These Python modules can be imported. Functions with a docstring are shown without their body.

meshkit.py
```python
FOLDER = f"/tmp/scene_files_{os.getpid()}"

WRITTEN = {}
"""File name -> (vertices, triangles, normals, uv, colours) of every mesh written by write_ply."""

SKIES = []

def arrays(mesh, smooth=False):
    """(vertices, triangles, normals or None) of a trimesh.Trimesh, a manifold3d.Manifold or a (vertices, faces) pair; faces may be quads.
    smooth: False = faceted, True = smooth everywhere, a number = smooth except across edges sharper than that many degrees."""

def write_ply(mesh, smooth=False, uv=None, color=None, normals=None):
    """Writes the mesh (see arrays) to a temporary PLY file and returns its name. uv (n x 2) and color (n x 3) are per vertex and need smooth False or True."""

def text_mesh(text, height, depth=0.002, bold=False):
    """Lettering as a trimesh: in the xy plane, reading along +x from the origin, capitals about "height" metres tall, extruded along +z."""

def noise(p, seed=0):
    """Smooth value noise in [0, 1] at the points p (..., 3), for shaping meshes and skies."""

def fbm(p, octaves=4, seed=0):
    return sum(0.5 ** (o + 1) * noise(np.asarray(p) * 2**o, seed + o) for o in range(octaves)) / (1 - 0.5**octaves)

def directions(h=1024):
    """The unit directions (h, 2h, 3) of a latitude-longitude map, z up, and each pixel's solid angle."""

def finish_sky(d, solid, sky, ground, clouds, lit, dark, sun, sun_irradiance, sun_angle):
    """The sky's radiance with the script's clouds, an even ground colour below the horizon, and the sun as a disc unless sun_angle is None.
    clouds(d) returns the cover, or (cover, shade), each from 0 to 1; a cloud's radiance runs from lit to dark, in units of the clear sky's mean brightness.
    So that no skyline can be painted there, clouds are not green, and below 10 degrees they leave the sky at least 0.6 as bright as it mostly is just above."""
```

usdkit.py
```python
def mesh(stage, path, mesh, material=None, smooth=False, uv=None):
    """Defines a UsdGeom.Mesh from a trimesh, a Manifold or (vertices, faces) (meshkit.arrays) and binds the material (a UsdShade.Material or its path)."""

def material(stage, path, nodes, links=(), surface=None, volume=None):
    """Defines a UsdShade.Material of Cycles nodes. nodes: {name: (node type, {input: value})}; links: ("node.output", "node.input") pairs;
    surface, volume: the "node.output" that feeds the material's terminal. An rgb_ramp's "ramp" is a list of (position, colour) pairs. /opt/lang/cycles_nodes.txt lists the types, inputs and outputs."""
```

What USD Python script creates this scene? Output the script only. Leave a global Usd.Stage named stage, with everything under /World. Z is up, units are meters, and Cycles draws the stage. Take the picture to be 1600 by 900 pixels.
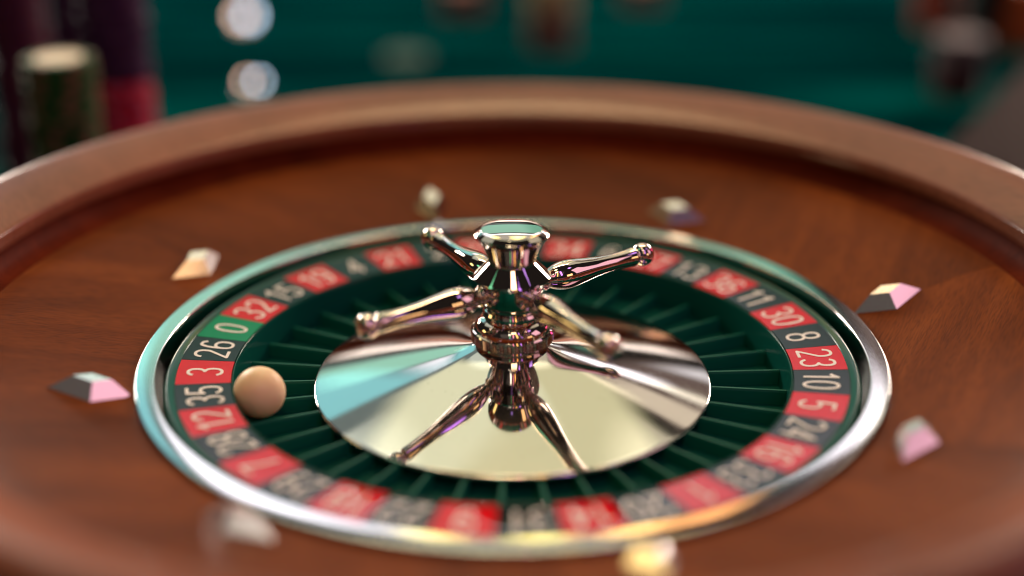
import math, random
import numpy as np
import trimesh
from shapely.geometry import LineString, Polygon
from shapely.ops import unary_union
from shapely import affinity
import usdkit, meshkit
from pxr import Usd, UsdGeom, UsdLux, UsdShade, Gf, Sdf

rng = random.Random(7)
stage = Usd.Stage.CreateInMemory()
UsdGeom.SetStageUpAxis(stage, "Z"); UsdGeom.SetStageMetersPerUnit(stage, 1.0)
UsdGeom.Xform.Define(stage, "/World"); UsdGeom.Scope.Define(stage, "/World/Looks")
PI = math.pi

# ------------------------------------------------------------------ camera
CAM = np.array([0.0, -0.56528, 0.27104]); PITCH = 0.4046; ROLL = 0.005
Fw = np.array([0, math.cos(PITCH), -math.sin(PITCH)]); Up = np.array([0, math.sin(PITCH), math.cos(PITCH)]); Rt = np.array([1.0, 0, 0])
Rc = Rt * math.cos(ROLL) - Up * math.sin(ROLL); Uc = Up * math.cos(ROLL) + Rt * math.sin(ROLL)
cam = UsdGeom.Camera.Define(stage, "/World/camera")
cam.CreateHorizontalApertureAttr(36.0); cam.CreateVerticalApertureAttr(20.25)
cam.CreateFocalLengthAttr(54.05); cam.CreateFStopAttr(1.65); cam.CreateFocusDistanceAttr(0.629)
cam.CreateClippingRangeAttr(Gf.Vec2f(0.02, 100)); cam.CreateExposureAttr(0.0)
cam.AddTransformOp().Set(Gf.Matrix4d(*Rc, 0, *Uc, 0, *(-Fw), 0, *CAM, 1))


# ------------------------------------------------------------------ unseen lamp panels set for light and reflections (az: 0 = away from the camera, + = right; elevation; degrees)
def lamp(name, az, el, dist, w, h, rad, col, disk=False):
    a, e = math.radians(az), math.radians(el)
    d = np.array([math.sin(a) * math.cos(e), math.cos(a) * math.cos(e), math.sin(e)])
    x = np.array([math.cos(a), -math.sin(a), 0.0]); y = np.cross(d, x)
    L = UsdLux.RectLight.Define(stage, "/World/Lamps/" + name)
    L.CreateWidthAttr(w); L.CreateHeightAttr(h); L.CreateIntensityAttr(rad * LAMP); L.CreateColorAttr(Gf.Vec3f(*col)); L.CreateNormalizeAttr(False)
    L.AddTransformOp().Set(Gf.Matrix4d(*x, 0, *y, 0, *d, 0, *(d * dist), 1))


LAMP = 1.0
UsdGeom.Scope.Define(stage, "/World/Lamps")
dome = UsdLux.DomeLight.Define(stage, "/World/Lamps/room_light")
dm = usdkit.material(stage, "/World/Looks/room_light", {"b": ("background_shader", {"color": (1.0, 0.8, 0.7), "strength": 0.02})}, [], surface="b.background")
UsdShade.MaterialBindingAPI.Apply(dome.GetPrim()).Bind(dm)
lamp("added_cream_panel", 0, 50, 2.0, 1.25, 0.95, 0.88, (1.0, 0.94, 0.56))  # three added panels stand in for pale wall and ceiling reflections
lamp("added_left_panel", -37, 50, 2.05, 0.75, 0.8, 0.60, (0.95, 0.98, 0.80))
lamp("added_right_panel", 37, 52, 2.05, 0.75, 0.8, 0.72, (1.0, 0.90, 0.66))
lamp("added_grey_fill", -15, 36, 2.45, 1.5, 1.7, 0.24, (0.75, 0.95, 0.9))  # unseen panel added to fill dark gaps in the reflections
lamp("white_band_left", -11.5, 30.2, 2.1, 0.40, 0.24, 2.6, (0.95, 0.90, 1.0))
lamp("white_line", 0, 27.9, 2.08, 0.50, 0.03, 3.0, (1.0, 0.97, 0.92))
lamp("added_front_fill", 180, 42, 2.3, 2.6, 1.5, 0.10, (1.0, 0.86, 0.76))  # unseen fill added behind the camera to lift dark metal faces
lamp("white_band_middle", 0.5, 32, 2.1, 0.42, 0.28, 0.5, (1.0, 0.82, 0.66))
lamp("orange_band", 9.2, 31.5, 2.1, 0.20, 0.15, 3.2, (1.0, 0.42, 0.13))
lamp("white_band_right", 13.0, 27.7, 2.1, 0.50, 0.11, 2.6, (0.97, 0.92, 1.0))
lamp("mint_band", -3.5, 22.5, 2.2, 1.32, 0.30, 0.70, (0.36, 0.93, 0.66))
lamp("cyan_band", -25.2, 26.5, 2.25, 0.44, 0.52, 0.78, (0.20, 0.80, 0.88))
lamp("white_stripe_right", 24, 20, 2.2, 0.36, 0.12, 0.85, (0.95, 0.95, 1.0))
lamp("added_brown_fill", 26, 28, 2.4, 0.7, 0.8, 0.16, (1.0, 0.66, 0.55))  # unseen dim panel added to soften the cone's right-hand streaks
lamp("cream_stripe_right", 25, 28, 2.2, 0.36, 0.07, 1.6, (1.0, 0.93, 0.75))
lamp("tan_stripe_right", 25, 34, 2.2, 0.36, 0.22, 0.75, (1.0, 0.88, 0.66))
lamp("warm_strip", 0, 10.5, 2.3, 2.4, 0.18, 0.8, (1.0, 0.36, 0.22))
lamp("warm_strip_core", 0, 14.5, 2.28, 2.4, 0.07, 2.6, (1.0, 0.84, 0.74))
lamp("back_key_left", -34, 15, 1.9, 0.5, 0.28, 56.0, (1.0, 0.88, 0.76))
lamp("back_key_right", 34, 15, 1.9, 0.5, 0.28, 54.0, (1.0, 0.84, 0.70))
lamp("warm_key", 2, 64, 1.7, 0.95, 0.16, 24.0, (1.0, 0.68, 0.36))
lamp("overhead_cream", -120, 85, 1.6, 0.25, 0.25, 7.0, (1.0, 0.82, 0.50))
lamp("orange_key", 172, 66, 1.6, 0.30, 0.26, 6.5, (1.0, 0.70, 0.42))
lamp("cream_spot", -169, 56, 1.7, 0.16, 0.16, 5.0, (1.0, 0.92, 0.76))
lamp("violet_low", -176, 15, 2.0, 0.35, 0.18, 0.9, (0.5, 0.3, 1.0))
lamp("yellow_side", -81, 24, 1.9, 0.42, 0.33, 3.4, (1.0, 0.70, 0.25))
lamp("yellow_spot_a", -4.6, 32.0, 1.9, 0.055, 0.14, 6, (1.0, 0.82, 0.2))
lamp("yellow_spot_b", 1.5, 32.0, 1.9, 0.06, 0.14, 6, (1.0, 0.82, 0.2))
lamp("yellow_spot_c", 6.6, 32.0, 1.9, 0.045, 0.14, 6, (1.0, 0.66, 0.18))
lamp("purple_strip", 148, 45, 1.8, 0.14, 1.2, 4, (0.55, 0.2, 1.0))
lamp("orange_strip", 163, 42, 1.8, 0.10, 1.0, 5, (1.0, 0.45, 0.1))
lamp("pink_strip", 176, 42, 1.8, 0.05, 1.0, 4, (1.0, 0.25, 0.4))
lamp("green_strip", -172, 38, 1.8, 0.10, 0.5, 1.6, (0.2, 0.9, 0.4))
lamp("green_side", -100, 45, 1.8, 0.30, 0.32, 1.8, (0.25, 0.95, 0.5))
lamp("purple_side", 97, 57, 1.8, 0.26, 0.24, 3.0, (0.6, 0.3, 1.0))
lamp("amber_side", 126, 14, 1.9, 0.5, 0.45, 3.0, (1.0, 0.58, 0.25))
lamp("pink_side", 98, 26, 1.9, 0.7, 1.05, 1.6, (1.0, 0.52, 0.64))
lamp("red_lamp", 52, 8, 1.9, 0.5, 0.22, 8.0, (1.0, 0.04, 0.20))

# ------------------------------------------------------------------ helpers
used = {}


def numbered(path):
    n = used.get(path, 0); used[path] = n + 1
    return path if n == 0 else f"{path}_{n:03d}"


def mat(name, base, rough=0.5, metal=0.0, **kw):
    return usdkit.material(stage, "/World/Looks/" + name, {"p": ("principled_bsdf", {"base_color": base, "roughness": rough, "metallic": metal, **kw})}, [], surface="p.BSDF")


def tag(p, label=None, cat=None, group=None, kind=None):
    p = p.GetPrim() if hasattr(p, "GetPrim") else p
    for k, v in (("label", label), ("category", cat), ("group", group), ("kind", kind)):
        if v: p.SetCustomDataByKey(k, v)
    return p


def thing(name, label, cat, loc=(0, 0, 0), rz=0, group=None):
    x = UsdGeom.Xform.Define(stage, numbered("/World/" + name))
    x.AddTranslateOp().Set(Gf.Vec3d(*map(float, loc))); x.AddRotateZOp().Set(math.degrees(rz))
    return tag(x, label, cat, group)


def part(name, mesh, m, parent, smooth=35, label=None):
    pth = parent.GetPath() if hasattr(parent, "GetPath") else Sdf.Path(parent)
    g = usdkit.mesh(stage, numbered(f"{pth}/{name}"), mesh, m, smooth=smooth)
    if label: tag(g, label)
    return g.GetPrim()


def copy_of(src, name, loc, rz=0, label=None, group=None):
    was = src.GetCustomData()
    r = thing(name, label or was["label"], was["category"], loc, rz, group or was.get("group"))
    r.GetReferences().AddInternalReference(src.GetPath()); r.SetInstanceable(True)
    return r


def rev(profile, n=256, a0=0.0, a1=2 * PI):
    """surface of revolution of an open or closed (r, z) profile over the angles a0..a1"""
    p = np.asarray(profile, float); full = abs(a1 - a0 - 2 * PI) < 1e-9
    t = np.linspace(a0, a1, n + 1)[: n if full else None]
    v = np.stack([np.outer(np.cos(t), p[:, 0]), np.outer(np.sin(t), p[:, 0]), np.tile(p[:, 1], (len(t), 1))], -1).reshape(-1, 3)
    k, f = len(p), []
    m = len(t)
    i, j = np.meshgrid(np.arange(m if full else m - 1), np.arange(k - 1), indexing="ij")
    a = i * k + j; b = ((i + 1) % m) * k + j
    f = np.concatenate([np.stack([a, b, b + 1], -1).reshape(-1, 3), np.stack([a, b + 1, a + 1], -1).reshape(-1, 3)])
    mesh = trimesh.Trimesh(v, f, process=False)
    ar = mesh.area_faces > 1e-14
    mesh.update_faces(ar); mesh.merge_vertices()
    return mesh


def dense(pts, n=8, closed=False):
    """Catmull-Rom through the points"""
    p = np.asarray(pts, float); out = []
    for i in range(len(p) - 1):
        a, b = p[i], p[i + 1]; pa = p[max(i - 1, 0)]; pb = p[min(i + 2, len(p) - 1)]
        for t in np.linspace(0, 1, n, endpoint=False):
            out.append(0.5 * (2 * a + (b - pa) * t + (2 * pa - 5 * a + 4 * b - pb) * t * t + (3 * a - pa - 3 * b + pb) * t ** 3))
    out.append(p[-1])
    return np.array(out)


def sector(r0, r1, z0, z1, a0, a1, th, n=6):
    """thin closed curved tile on a sloping band"""
    t = np.linspace(a0, a1, n + 1); v, f = [], []
    for a in t:
        c, s = math.cos(a), math.sin(a)
        v += [(r0 * c, r0 * s, z0), (r1 * c, r1 * s, z1), (r1 * c, r1 * s, z1 - th), (r0 * c, r0 * s, z0 - th)]
    for i in range(n):
        o, q = 4 * i, 4 * i + 4
        for j in range(4):
            k = (j + 1) % 4
            f += [(o + j, o + k, q + k), (o + j, q + k, q + j)]
    f += [(0, 3, 2), (0, 2, 1)]; e = 4 * n; f += [(e, e + 1, e + 2), (e, e + 2, e + 3)]
    m = trimesh.Trimesh(v, f, process=False); m.fix_normals()
    return m


# ------------------------------------------------------------------ materials
def wood(name, rot, dark, mid, light, rough=0.48, coat=0.0, spec=0.05):
    n = {
        "tc": ("texture_coordinate", {}),
        "mp": ("mapping", {"rotation": (0, 0, rot), "location": (rng.random() * 3, rng.random() * 3, 0)}),
        "m1": ("mapping", {"scale": (9, 60, 30)}), "n1": ("noise_texture", {"scale": 1.0, "detail": 6, "roughness": 0.6, "distortion": 0.7}),
        "m2": ("mapping", {"scale": (130, 1500, 400)}), "n2": ("noise_texture", {"scale": 1.0, "detail": 3, "roughness": 0.6}),
        "m3": ("mapping", {"scale": (5, 14, 8)}), "n3": ("noise_texture", {"scale": 1.0, "detail": 2}),
        "r1": ("rgb_ramp", {"ramp": [(0.1, dark), (0.5, mid), (0.92, light)]}),
        "r2": ("rgb_ramp", {"ramp": [(0.34, (0.60, 0.56, 0.54)), (0.5, (1, 1, 1)), (0.7, (1.18, 1.16, 1.12))]}),
        "r3": ("rgb_ramp", {"ramp": [(0.3, (0.70, 0.66, 0.64)), (0.7, (1.25, 1.27, 1.3))]}),
        "x": ("mix", {"mix_type": "multiply", "fac": 0.85}), "y": ("mix", {"mix_type": "multiply", "fac": 1.0}),
        "b": ("bump", {"strength": 0.35, "distance": 0.0004}),
        "p": ("principled_bsdf", {"roughness": rough, "coat_weight": coat, "coat_roughness": 0.2, "specular_ior_level": spec}),
    }
    l = [("tc.object", "mp.vector"), ("mp.vector", "m1.vector"), ("mp.vector", "m2.vector"), ("mp.vector", "m3.vector"),
         ("m1.vector", "n1.vector"), ("m2.vector", "n2.vector"), ("m3.vector", "n3.vector"), ("n1.fac", "r1.fac"), ("n2.fac", "r2.fac"), ("n3.fac", "r3.fac"),
         ("r1.color", "x.color1"), ("r2.color", "x.color2"), ("x.color", "y.color1"), ("r3.color", "y.color2"), ("y.color", "p.base_color"),
         ("n2.fac", "b.height"), ("b.normal", "p.normal")]
    return usdkit.material(stage, "/World/Looks/" + name, n, l, surface="p.BSDF")


W_D, W_M, W_L = (0.066, 0.0140, 0.0025), (0.142, 0.032, 0.0045), (0.22, 0.058, 0.010)
chrome = mat("polished_chrome", (0.62, 0.55, 0.51), 0.03, 1.0)
chrome_disc = usdkit.material(stage, "/World/Looks/polished_disc", {
    "tc": ("texture_coordinate", {}), "n": ("noise_texture", {"scale": 55.0, "detail": 5, "roughness": 0.6}), "v": ("voronoi_texture", {"scale": 260.0}),
    "r": ("map_range", {"from_min": 0.35, "from_max": 0.7, "to_min": 0.045, "to_max": 0.085}),
    "d": ("rgb_ramp", {"ramp": [(0.0, (0.42, 0.40, 0.38)), (0.055, (0.42, 0.40, 0.38)), (0.075, (0.68, 0.65, 0.62))]}),
    "p": ("principled_bsdf", {"metallic": 1.0})},
    [("tc.object", "n.vector"), ("tc.object", "v.vector"), ("v.distance", "d.fac"), ("d.color", "p.base_color"), ("n.fac", "r.value"), ("r.result", "p.roughness")], surface="p.BSDF")
chrome_ring = mat("ring_chrome", (0.68, 0.67, 0.66), 0.07, 1.0)
deflector_metal = mat("deflector_metal", (0.74, 0.68, 0.69), 0.2, 1.0)
green_enamel = mat("green_enamel", (0.002, 0.065, 0.050), 0.35, 0, coat_weight=0.35, coat_roughness=0.08, specular_ior_level=0.03)
pocket_green = mat("pocket_green", (0.001, 0.058, 0.044), 0.45, 0, specular_ior_level=0.05)
fret_green = mat("fret_green", (0.002, 0.11, 0.072), 0.45, 0, specular_ior_level=0.2)
black_gap = mat("black_gap", (0.004, 0.004, 0.005), 0.4)
tile_red = mat("tile_red", (0.60, 0.005, 0.012), 0.5, 0, coat_weight=0.48, coat_roughness=0.05, specular_ior_level=0.0)
tile_black = mat("tile_black", (0.012, 0.022, 0.022), 0.5, 0, coat_weight=0.48, coat_roughness=0.05, specular_ior_level=0.0)
tile_green = mat("tile_green", (0.004, 0.24, 0.095), 0.5, 0, coat_weight=0.48, coat_roughness=0.05, specular_ior_level=0.0)
numeral_white = mat("numeral_white", (0.80, 0.78, 0.76), 0.5, 0, specular_ior_level=0.0)
ivory = usdkit.material(stage, "/World/Looks/ivory", {
    "tc": ("texture_coordinate", {}), "n": ("noise_texture", {"scale": 320.0, "detail": 4}), "n2": ("noise_texture", {"scale": 90.0, "detail": 3}),
    "r": ("rgb_ramp", {"ramp": [(0.3, (0.84, 0.62, 0.38)), (0.7, (0.88, 0.67, 0.43))]}),
    "b": ("bump", {"strength": 0.15, "distance": 0.0002}),
    "p": ("principled_bsdf", {"roughness": 0.45, "subsurface_weight": 0.15, "subsurface_scale": 0.004, "specular_ior_level": 0.35})},
    [("tc.object", "n.vector"), ("tc.object", "n2.vector"), ("n2.fac", "r.fac"), ("r.color", "p.base_color"), ("n.fac", "b.height"), ("b.normal", "p.normal")], surface="p.BSDF")
felt = usdkit.material(stage, "/World/Looks/table_felt", {
    "tc": ("texture_coordinate", {}),
    "mp": ("mapping", {"rotation": (0, 0, -0.75), "scale": (2.2, 16, 1)}), "n": ("noise_texture", {"scale": 1.0, "detail": 4, "roughness": 0.55}),
    "f": ("noise_texture", {"scale": 900.0, "detail": 2}),
    "r": ("rgb_ramp", {"ramp": [(0.36, (0.0, 0.007, 0.009)), (0.5, (0.0, 0.018, 0.020)), (0.66, (0.0, 0.056, 0.053))]}),
    "b": ("bump", {"strength": 0.5, "distance": 0.0005}),
    "p": ("principled_bsdf", {"roughness": 0.9, "specular_ior_level": 0.0})},
    [("tc.object", "mp.vector"), ("mp.vector", "n.vector"), ("tc.object", "f.vector"), ("n.fac", "r.fac"), ("r.color", "p.base_color"), ("f.fac", "b.height"), ("b.normal", "p.normal")], surface="p.BSDF")

# ------------------------------------------------------------------ setting: the felt table
ZT = -0.07
tag(part("felt_table_top", trimesh.creation.box(bounds=[(-3, -1.2, ZT - 0.03), (3, 4.5, ZT)]), felt, "/World", smooth=False), kind="structure")

# ------------------------------------------------------------------ the bowl
bowl = thing("roulette_bowl", "round brown mahogany roulette bowl with raised rim and chrome inner ring", "roulette bowl")
SL = 0.262
seam0 = math.radians(14)
for k in range(8):
    a0 = seam0 + k * PI / 4 + 0.0006; a1 = seam0 + (k + 1) * PI / 4 - 0.0006
    am = (a0 + a1) / 2
    rot = -math.radians([70, 150, 165, 15, 22, 100, 120, 62][k])
    tone = [1.0, 0.95, 1.04, 0.98, 1.03, 0.96, 1.0, 1.03][k]
    wm = wood(f"veneer_wood_{'abcdefgh'[k]}", rot, *[tuple(c * tone for c in q) for q in (W_D, W_M, W_L)])
    prof = [(0.1503, -0.004), (0.1503, -0.0006), (0.1508, 0.0002), (0.178, 0.0002 + SL * 0.0272), (0.2000, 0.0002 + SL * 0.0492), *map(tuple, dense([(0.2030, 0.01381), (0.2065, 0.0146), (0.2105, 0.0153), (0.2140, 0.0158), (0.2168, 0.0163)], 5)), (0.2168, 0.010), (0.1503, -0.004)]
    part("veneer_panel", rev(prof, 48, a0, a1), wm, bowl, smooth=25)
shade_wood = wood("shade_toned_track_wood", 0.3, (0.045, 0.006, 0.002), (0.088, 0.0115, 0.003), (0.125, 0.019, 0.005), 0.5, 0.0, 0.015)  # darker than the veneer: shade under the rim is put into the colour
part("ball_track", rev([(0.2169, 0.010), (0.2170, 0.0162), *dense([(0.2171, 0.01632), (0.2190, 0.0168), (0.2212, 0.0180), (0.2234, 0.0202), (0.2252, 0.0234), (0.2262, 0.0264)], 6)], 256), shade_wood, bowl, smooth=50)
rimwood = wood("rim_wood", 0.9, (0.185, 0.060, 0.032), (0.215, 0.071, 0.038), (0.245, 0.084, 0.046), 0.42, 0.6, 0.03)
part("rim", rev([(0.2263, 0.0262), (0.2243, 0.0266), *dense([(0.2237, 0.0285), (0.2238, 0.0318), (0.2245, 0.0337), (0.228, 0.0357), (0.236, 0.0394), (0.244, 0.0422), (0.2495, 0.0434), (0.2545, 0.0418), (0.2582, 0.0370), (0.2595, 0.03)], 7), (0.2595, 0.012)], 256), rimwood, bowl, smooth=50)
part("outer_wall", rev([(0.2594, 0.012), (0.257, 0.010), *dense([(0.256, 0.006), (0.25, -0.02), (0.235, -0.045), (0.21, ZT + 0.004)], 6), (0.205, ZT), (0.0, ZT)], 192), shade_wood, bowl, smooth=40)
part("metal_ring", rev([(0.1500, -0.003), (0.1500, 0.0017), *[(0.14965 + 0.00035 * math.cos(t), 0.00195 + 0.00035 * math.sin(t)) for t in np.linspace(0.15, PI / 2 - 0.03, 7)], *[(r, 0.0023 + 0.00004 * math.sin((r - 0.143) / 0.0065 * PI)) for r in np.linspace(0.1495, 0.1430, 6)], *[(0.1429 - 0.0005 * math.sin(t), 0.0018 + 0.0005 * math.cos(t)) for t in np.linspace(0.05, PI / 2, 8)], (0.1424, -0.003), (0.1424, -0.022)], 384), chrome_ring, bowl, smooth=60)
part("inner_well", rev([(0.1425, -0.0215), (0.0, -0.0225)], 128), black_gap, bowl)
# metal ball deflectors
bl, bw, tl, tw, dh = 0.0158, 0.0085, 0.0072, 0.0085 * 0.0072 / 0.0158, 0.0065


def deflector():
    v = []
    for (l, w, z) in ((bl, bw, -0.0012), (bl, bw, 0.0003), (tl, tw, dh)):
        v += [(l, 0, z), (0, w, z), (-l, 0, z), (0, -w, z)]
    import manifold3d
    hull = trimesh.convex.convex_hull(np.array(v))
    return hull


dv = deflector()
for k in range(8):
    a = math.radians([14, 61, 104, 150, 194.5, 236.8, 285, 329.5][k]); radial = k % 2 == 0
    m = dv.copy()
    if not radial: m.apply_transform(trimesh.transformations.rotation_matrix(PI / 2, (0, 0, 1)))
    m.apply_transform(trimesh.transformations.rotation_matrix(-math.atan(SL), (0, 1, 0)))
    r = [0.1665, 0.167, 0.167, 0.1665, 0.1665, 0.1635, 0.1645, 0.1665][k]
    m.apply_translation((r, 0, 0.0002 + SL * (r - 0.1508)))
    m.apply_transform(trimesh.transformations.rotation_matrix(a, (0, 0, 1)))
    part("ball_deflector", m, deflector_metal, bowl, smooth=False)

# ------------------------------------------------------------------ the rotor
rotor = thing("roulette_rotor", "turning wheel head with numbered ring, green pockets, chrome cone and four-armed turret", "roulette wheel")
ORDER = [0, 32, 15, 19, 4, 21, 2, 25, 17, 34, 6, 27, 13, 36, 11, 30, 8, 23, 10, 5, 24, 16, 33, 1, 20, 14, 31, 9, 22, 18, 29, 7, 28, 12, 35, 3, 26]
REDS = {32, 19, 21, 25, 34, 27, 36, 30, 23, 5, 16, 1, 14, 9, 18, 7, 12, 3}
PH = 2.8841; DA = 2 * PI / 37
Ri, Zi, Ro, Zo = 0.1134, -0.0032, 0.1350, -0.0022
part("rim_border", rev([*dense([(0.1108, -0.0185), (0.1118, -0.009), (0.1122, -0.0045), (0.1126, -0.0031), (0.1131, -0.0034)], 4), (0.1134, Zi - 0.0005), (0.1350, Zo - 0.0005), *dense([(0.1353, Zo - 0.0002), (0.1358, Zo + 0.0001), (0.138, -0.0016), (0.1392, -0.0024), (0.1397, -0.004), (0.1398, -0.010)], 5), (0.137, -0.0175), (0.1108, -0.0185)], 370), green_enamel, rotor, smooth=45)


def stroke(pts, n=10, smooth=True):
    return dense(pts, n) if smooth else np.array(pts, float)


def ell(cx, cy, rx, ry, a0, a1, n=28, p=2.3):
    t = np.radians(np.linspace(a0, a1, n))
    c, s = np.cos(t), np.sin(t)
    return np.stack([cx + rx * np.sign(c) * abs(c) ** (2 / p), cy + ry * np.sign(s) * abs(s) ** (2 / p)], -1)


# single-line digits in a cell 0.46 wide, 1 high
DIG = {
    0: [ell(.23, .5, .19, .46, 0, 360, 48)],
    1: [np.array([(.08, .76), (.16, .82), (.25, .96), (.25, .02)])],
    2: [np.vstack([ell(.23, .70, .18, .26, 170, -25, 20), [(.30, .42), (.05, .045), (.43, .045)]])],
    3: [np.vstack([ell(.22, .735, .165, .225, 160, -80, 20), ell(.22, .27, .19, .235, 78, -160, 24)])],
    4: [np.array([(.31, .02), (.31, .94), (.03, .30), (.44, .30)])],
    5: [np.vstack([[(.40, .95), (.10, .95), (.065, .50)], ell(.225, .315, .19, .275, 132, -155, 26)])],
    6: [ell(.235, .29, .185, .25, 0, 360, 36), np.vstack([ell(.235, .30, .187, .66, 180, 100, 16), [(.31, .94), (.385, .82)]])],
    7: [np.array([(.03, .95), (.42, .95), (.27, .5), (.17, .02)])],
    8: [ell(.23, .735, .155, .22, 0, 360, 36), ell(.23, .275, .19, .24, 0, 360, 36)],
}
DIG[9] = [np.stack([.46 - q[:, 0], 1 - q[:, 1]], -1) for q in DIG[6]]


def numeral_shape(num):
    s, adv, parts = str(num), 0.56, []
    w = adv * (len(s) - 1) + 0.46 - (0.12 if "1" in s[:-1] else 0)
    x = -w / 2
    for ch in s:
        if ch == "1" and len(s) > 1: x -= 0.04
        for q in DIG[int(ch)]:
            parts.append(LineString(q + [x, -0.5]).buffer(0.044, 6, cap_style=2, join_style=1))
        x += adv - (0.08 if ch == "1" else 0)
    return unary_union(parts)


def numeral_mesh(num, rc, a, hgt):
    g = affinity.scale(numeral_shape(num), hgt * 1.08, hgt, origin=(0, 0)).simplify(0.00004)
    ms = [trimesh.creation.extrude_polygon(q, 0.00012, engine="earcut") for q in getattr(g, "geoms", [g])]
    m = trimesh.util.concatenate(ms); v = np.array(m.vertices)
    # bend to the ring: +y of the glyph points outward, +x clockwise seen from above
    r = rc + v[:, 1]; th = a - v[:, 0] / rc
    z = np.interp(r, [Ri, Ro], [Zi, Zo]) + v[:, 2] + 0.00002
    return trimesh.Trimesh(np.stack([r * np.cos(th), r * np.sin(th), z], -1), m.faces, process=False)


for i, num in enumerate(ORDER):
    a = PH - i * DA
    mm = tile_green if num == 0 else tile_red if num in REDS else tile_black
    t = part("number_tile", sector(Ri, Ro, Zi, Zo, a - DA / 2 + 0.0011, a + DA / 2 - 0.0011, 0.0009, 8), mm, rotor, smooth=False,
             label=f"{'green' if num == 0 else 'red' if num in REDS else 'black'} tile numbered {num}")
    part("numeral", numeral_mesh(num, 0.1240, a, 0.0145), numeral_white, t, smooth=False)
# pockets
part("pocket_floor", rev([(0.070, -0.0170), (0.0795, -0.0172), (0.0820, -0.0176), (0.1110, -0.0186)], 222), pocket_green, rotor)
for i in range(37):
    a = PH - (i + 0.5) * DA
    ra, rb = 0.0800, 0.1113
    zt0, zt1, w = -0.0119, -0.0125, 0.00085
    prof = Polygon([(-w * 1.5, -0.019), (w * 1.5, -0.019), (w, -0.0008), (w * 0.6, 0), (-w * 0.6, 0), (-w, -0.0008)])
    pts = np.array([(-w * 1.6, None), (w * 1.6, None), (w, -0.0009), (w * 0.55, 0), (-w * 0.55, 0), (-w, -0.0009)], object)
    v = []
    for (r, zt) in ((ra, zt0), (rb, zt1)):
        for y, dz in pts: v.append((r, float(y), -0.0188 if dz is None else zt + dz))
    f = []
    for j in range(6):
        k = (j + 1) % 6; f += [(j, k, 6 + k), (j, 6 + k, 6 + j)]
    for j in range(1, 5): f += [(0, j + 1, j), (6, 6 + j, 7 + j)]
    m = trimesh.Trimesh(v, f, process=False); m.fix_normals()
    m.apply_transform(trimesh.transformations.rotation_matrix(a, (0, 0, 1)))
    part("pocket_divider", m, fret_green, rotor, smooth=False)
# chrome cone
rr = np.linspace(0.0100, 0.0795, 60)
zc = -0.0108 + (0.0806 - rr) * 0.225 + 0.0030 * np.exp(-(rr - 0.012) / 0.0045)
cone = list(zip(rr, zc)) + list(map(tuple, dense([(0.0803, -0.01074), (0.0808, -0.0110), (0.08105, -0.0115), (0.0809, -0.0122), (0.0803, -0.0126)], 5))) + [(0.074, -0.0127)]
part("polished_cone", rev(cone, 384), chrome_disc, rotor, smooth=60)
# turret
MM = 0.001


def turned(pts, n=128, smooth=30):
    return rev([(r * MM, z * MM) for r, z in pts], n)


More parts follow.
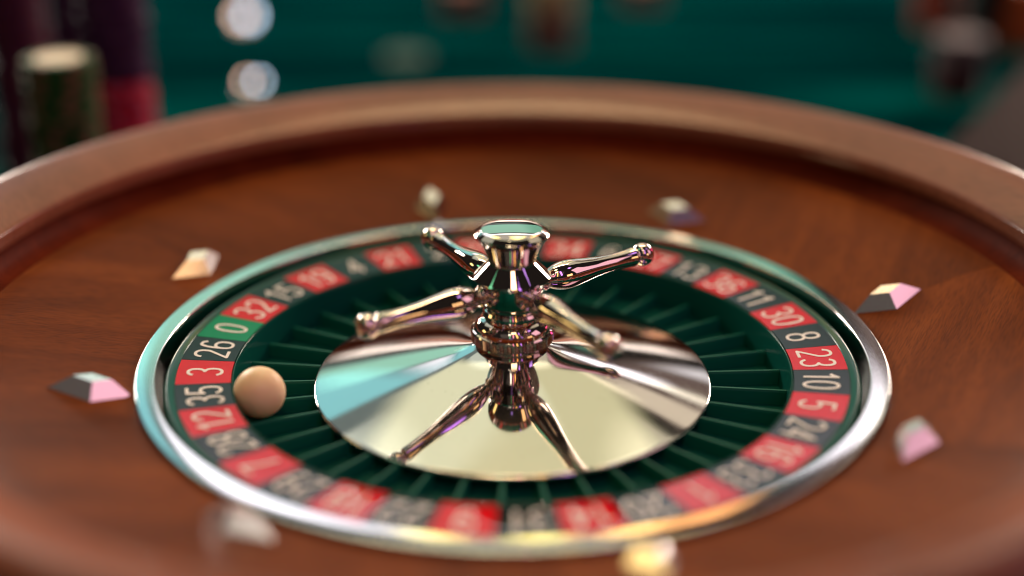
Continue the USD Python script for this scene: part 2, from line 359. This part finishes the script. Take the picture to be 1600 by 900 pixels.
part("turret_cap", turned([*[(r, 54.70 - 0.0037 * r * r) for r in np.linspace(0, 11.6, 12)], (12.1, 54.1), (12.4, 53.9), (14.5, 52.7), (14.75, 52.4), (14.7, 52.0), (13.0, 50.2), (12.6, 49.7), *[(9.5 + 3.1 * ((z - 41.0) / 8.7) ** 1.35, z) for z in np.linspace(49.5, 41.0, 12)], (9.5, 40.6), (9.2, 40.4)]), chrome, rotor, smooth=22)
part("turret_shoulder", turned([(9.1, 41.0), (9.6, 40.5), (15.2, 34.9), (15.6, 34.4), (15.6, 33.9), (15.2, 33.4), (10.6, 33.0)]), chrome, rotor, smooth=22)
part("turret_hub", turned([(10.5, 33.2), (10.5, 23.0), (10.9, 22.6), (10.9, 21.6), (10.4, 21.2), (10.2, 20.4)]), chrome, rotor, smooth=22)
part("turret_collar", turned([(10.1, 20.8), (11.2, 20.4), (11.9, 19.4), (11.9, 18.3), (11.2, 17.4), *[tuple(q) for q in dense([(11.3, 16.8), (13.4, 15.8), (15.0, 14.0), (15.5, 12.4)], 5)], (15.6, 12.0), (16.4, 11.8), (16.8, 11.3), (16.8, 7.3), (16.4, 6.8), (15.2, 6.6), (14.8, 6.2), (14.8, 3.6), (14.2, 3.0), (13.2, 2.6), (13.2, -2)]), chrome, rotor, smooth=22)
ARM = [(0.0, 8.0), (3.6, 8.4), (4.6, 9.2), (5.0, 10.6), (4.8, 12.0), (3.9, 12.9), (3.2, 13.4), (3.4, 14.2), (4.2, 14.8), (4.2, 15.5), (3.2, 16.1), (3.5, 17.2), (4.7, 19.6), (5.6, 22.6), (6.0, 26.0), (5.8, 30.0), (5.0, 35.8), (4.1, 42.0), (3.6, 48.0), (3.5, 53.0), (3.7, 57.5), (4.0, 60.4)]
KNOB = [(3.5, 60.0), (3.9, 60.6), (3.3, 61.4), (3.4, 62.2), (4.3, 63.1), (4.85, 64.6), (4.9, 66.3), (4.3, 68.0), (2.9, 69.2), (0.0, 69.7)]
for ang in (213, 302.5, 33, 121.5):
    T = trimesh.transformations
    M = T.rotation_matrix(math.radians(ang), (0, 0, 1)) @ T.translation_matrix((0, 0, 0.0288)) @ T.rotation_matrix(PI / 2 + math.radians(0), (0, 1, 0))
    arm = rev(dense(np.array(ARM) * MM, 4), 48); arm.apply_transform(M)
    kn = rev(dense(np.array(KNOB) * MM, 4), 48); kn.apply_transform(M)
    h = part("turret_arm", arm, chrome, rotor, smooth=60)
    part("arm_knob", kn, chrome, h, smooth=60)

# ------------------------------------------------------------------ the ball
ba = PH + 3 * DA - DA * 0.08; br = 0.1026; bR = 0.0102
ball_loc = (br * math.cos(ba), br * math.sin(ba), -0.0048)
b = thing("roulette_ball", "tan ivory ball resting on the green pocket dividers beside number 3", "ball", ball_loc)
part("ball_body", trimesh.creation.icosphere(5, bR), ivory, b, smooth=True)

# ------------------------------------------------------------------ chips and other things behind the wheel
def at(px, py, d):
    """point seen at pixel (px, py) of the 1600 x 900 photograph at depth d"""
    return CAM + d * (Fw + Rt * ((px - 800) / 2402.4) + Up * ((450 - py) / 2402.4))


def on_table(px, py, z=ZT):
    r = Fw + Rt * ((px - 800) / 2402.4) + Up * ((450 - py) / 2402.4)
    return CAM + r * ((z - CAM[2]) / r[2])


CH, CR = 0.0036, 0.020


def chip_proto(kind, body, spot, inlay, label, group, loc):
    t = thing("casino_chip", label, "casino chip", loc, rng.random() * 6, group)
    bm = mat(f"chip_{kind}", body, 0.6, 0, specular_ior_level=0.12); sm = mat(f"chip_{kind}_spot", spot, 0.6, 0, specular_ior_level=0.12); im = mat(f"chip_{kind}_inlay", inlay, 0.6, 0, specular_ior_level=0.12)
    part("chip_body", rev([(0.0, 0.0), (CR - 0.0004, 0), (CR, 0.0004), (CR, CH - 0.0005), (CR - 0.0004, CH - 0.0001), (0.0, CH - 0.0001)], 40), bm, t, smooth=30)
    part("chip_inlay", rev([(0.0135, CH - 0.0003), (0.0135, CH), (0.0, CH)], 32), im, t, smooth=30)
    for k in range(6):
        a = k * PI / 3
        part("edge_spot", sector(CR - 0.005, CR + 0.00015, CH - 0.00005, CH - 0.00005, a - 0.16, a + 0.16, CH - 0.0004, 3), sm, t, smooth=False)
    return t


def stack(proto, kind, body, spot, inlay, label, group, x, y, z0, n):
    for k in range(n):
        loc = (x + rng.gauss(0, 0.0009), y + rng.gauss(0, 0.0009), z0 + k * CH)
        if proto is None:
            proto = chip_proto(kind, body, spot, inlay, label, group, loc)
        else:
            copy_of(proto, "casino_chip", loc, rng.random() * 6, label, group)
    return proto


p = at(92, 82, 0.86); n = int(round((p[2] - ZT) / CH))
stack(None, "green", (0.008, 0.055, 0.012), (0.15, 0.08, 0.05), (0.8, 0.72, 0.58), "dark green chip with cream top in the tall stack at the left", "chips in the tall green stack", p[0], p[1], ZT, n)
p = at(186, 112, 0.93); n = int(round((p[2] - ZT) / CH)); x, y = p[0], p[1]
red = stack(None, "red", (0.36, 0.008, 0.03), (0.36, 0.07, 0.13), (0.4, 0.05, 0.1), "crimson chip low in the stack right of the green chips", "crimson chips under the purple ones", x, y, ZT, n)
pur = stack(None, "purple", (0.035, 0.010, 0.045), (0.055, 0.02, 0.06), (0.1, 0.05, 0.1), "purple chip in the upper part of the stack right of the green chips", "purple chips on the crimson ones", x, y, ZT + n * CH, 20)
p = at(34, 100, 1.02)
stack(None, "maroon", (0.07, 0.012, 0.025), (0.05, 0.015, 0.05), (0.2, 0.05, 0.06), "maroon chip in the tall stack behind the green chips", "maroon chips at the far left", p[0], p[1], ZT, 48)
p = at(128, 60, 1.06); k0 = int(round((p[2] - ZT) / CH)) + 6
stack(pur, 'purple', 0, 0, 0, 'purple chip in the tall stack between the maroon and the crimson based stacks', 'purple chips behind the green stack', p[0], p[1], ZT, k0 + 10)
p = on_table(862, 72)
br_ = stack(None, "brown", (0.085, 0.035, 0.028), (0.10, 0.05, 0.04), (0.2, 0.1, 0.08), "brown chip low in the two-toned stack beyond the rim", "brown chips under cream ones", p[0], p[1], ZT, 9)
stack(None, "cream", (0.26, 0.20, 0.11), (0.22, 0.16, 0.09), (0.6, 0.5, 0.3), "cream chip in the upper half of the two-toned stack beyond the rim", "cream chips on the brown ones", p[0], p[1], ZT + 9 * CH, 8)
p = on_table(725, 22)
stack(br_, "brown", 0, 0, 0, "brown chip in the far stack left of the two-toned one", "brown chips left of the two-toned stack", p[0], p[1], ZT, 8)
p = on_table(1005, 8)
stack(br_, "brown", 0, 0, 0, "brown chip in the far stack right of the two-toned one", "brown chips right of the two-toned stack", p[0], p[1], ZT, 7)


p = on_table(1494, 150)
mr = stack(None, "plum", (0.035, 0.010, 0.013), (0.05, 0.02, 0.02), (0.04, 0.02, 0.02), "dark plum chip at the bottom of the short stack by the armrest", "plum chips by the armrest", p[0], p[1], ZT, 6)
stack(None, "grey", (0.06, 0.043, 0.050), (0.08, 0.06, 0.07), (0.06, 0.04, 0.045), "grey mauve chip in the upper half of the short stack by the armrest", "grey mauve chips by the armrest", p[0], p[1], ZT + 6 * CH, 7)
p = on_table(1462, 44)
stack(None, "rust", (0.22, 0.025, 0.012), (0.16, 0.07, 0.05), (0.2, 0.05, 0.03), "rust red chip in the stack behind the grey mauve chips", "rust red chips behind the grey mauve ones", p[0], p[1], ZT, 14)
p = on_table(1596, 74)
stack(None, "orange", (0.36, 0.075, 0.02), (0.3, 0.08, 0.03), (0.3, 0.1, 0.04), "burnt orange chip in the stack at the far right behind the armrest", "burnt orange chips behind the armrest", p[0], p[1], ZT, 16)
p = on_table(1540, 70)
stack(None, "black", (0.012, 0.010, 0.010), (0.02, 0.015, 0.015), (0.02, 0.015, 0.015), "black chip in the tall stack between the rust and orange chips", "black chips between rust and orange stacks", p[0], p[1], ZT, 22)
p = on_table(555, 92)
single = chip_proto("sage", (0.05, 0.10, 0.08), (0.06, 0.08, 0.07), (0.045, 0.08, 0.07), "single grey green chip lying flat on the felt beyond the rim", None, (p[0] + 0.045, p[1], ZT))

# armrest along the table edge at the right
lea = usdkit.material(stage, "/World/Looks/armrest_leather", {
    "tc": ("texture_coordinate", {}), "n": ("noise_texture", {"scale": 260.0, "detail": 3}), "n2": ("noise_texture", {"scale": 9.0, "detail": 3}),
    "r": ("rgb_ramp", {"ramp": [(0.3, (0.012, 0.007, 0.007)), (0.7, (0.026, 0.015, 0.015))]}), "b": ("bump", {"strength": 0.3, "distance": 0.0006}),
    "p": ("principled_bsdf", {"roughness": 0.8, "specular_ior_level": 0.02})},
    [("tc.object", "n.vector"), ("tc.object", "n2.vector"), ("n2.fac", "r.fac"), ("r.color", "p.base_color"), ("n.fac", "b.height"), ("b.normal", "p.normal")], surface="p.BSDF")
a_ = math.atan2(0.186, 0.105)
sec = Polygon([(0, 0), (0, -0.13), (0.05, -0.13), (0.05, 0)]).buffer(-0.012).buffer(0.012, 8)
arm_m = trimesh.creation.extrude_polygon(sec, 1.5, engine="earcut")           # x: up, y: across, z: along
vv = np.array(arm_m.vertices); arm_m = trimesh.Trimesh(np.stack([vv[:, 2], vv[:, 1], vv[:, 0]], -1), arm_m.faces, process=False); arm_m.fix_normals()
rail = thing("padded_armrest", "mauve brown padded armrest running away along the right edge of the table", "armrest", (0.271 - 0.06 * math.cos(a_), 0.351 - 0.06 * math.sin(a_), ZT), a_)
part("padding", arm_m, lea, rail, smooth=40)

# two added pairs of glowing beads standing in for bright glints on the felt
brass = mat("glint_base_metal", (0.3, 0.28, 0.26), 0.3, 1.0)
EM = 8.5
warm_glow = usdkit.material(stage, "/World/Looks/warm_glow", {"e": ("emission", {"color": (1.0, 0.60, 0.46), "strength": EM * 0.8})}, [], surface="e.emission")
cool_glow = usdkit.material(stage, "/World/Looks/cool_glow", {"e": ("emission", {"color": (0.62, 0.80, 1.0), "strength": EM})}, [], surface="e.emission")
for (px, py, sc, lab) in ((386, 22, 1.0, "added pair of glowing beads standing in for a bright glint farther from the wheel rim at the upper left"), (398, 126, 0.62, "added pair of glowing beads standing in for a bright glint just beyond the wheel rim at the left")):
    p = on_table(px, py + 14)
    t = thing("glint_light", lab, "light", (p[0], p[1], ZT))
    part("glint_base", rev([(0.0, 0.0), (0.009, 0.0), (0.009, 0.002), (0.0075, 0.0035), (0.003, 0.0045), (0.0022, 0.006), (0.0, 0.006)], 40), brass, t)
    for dx, gm in ((-0.0048, warm_glow), (0.0048, cool_glow)):
        bm_ = trimesh.creation.icosphere(3, 0.0040 * sc); bm_.apply_translation((dx, 0, 0.0085))
        st = trimesh.creation.cylinder(0.0008, 0.006, sections=12); st.apply_transform(trimesh.transformations.rotation_matrix(math.atan2(dx, 0.004), (0, 1, 0))); st.apply_translation((dx * 0.6, 0, 0.0055))
        g = part("glint_bead", bm_, gm, t, smooth=True)
        part("stem", st, brass, t)
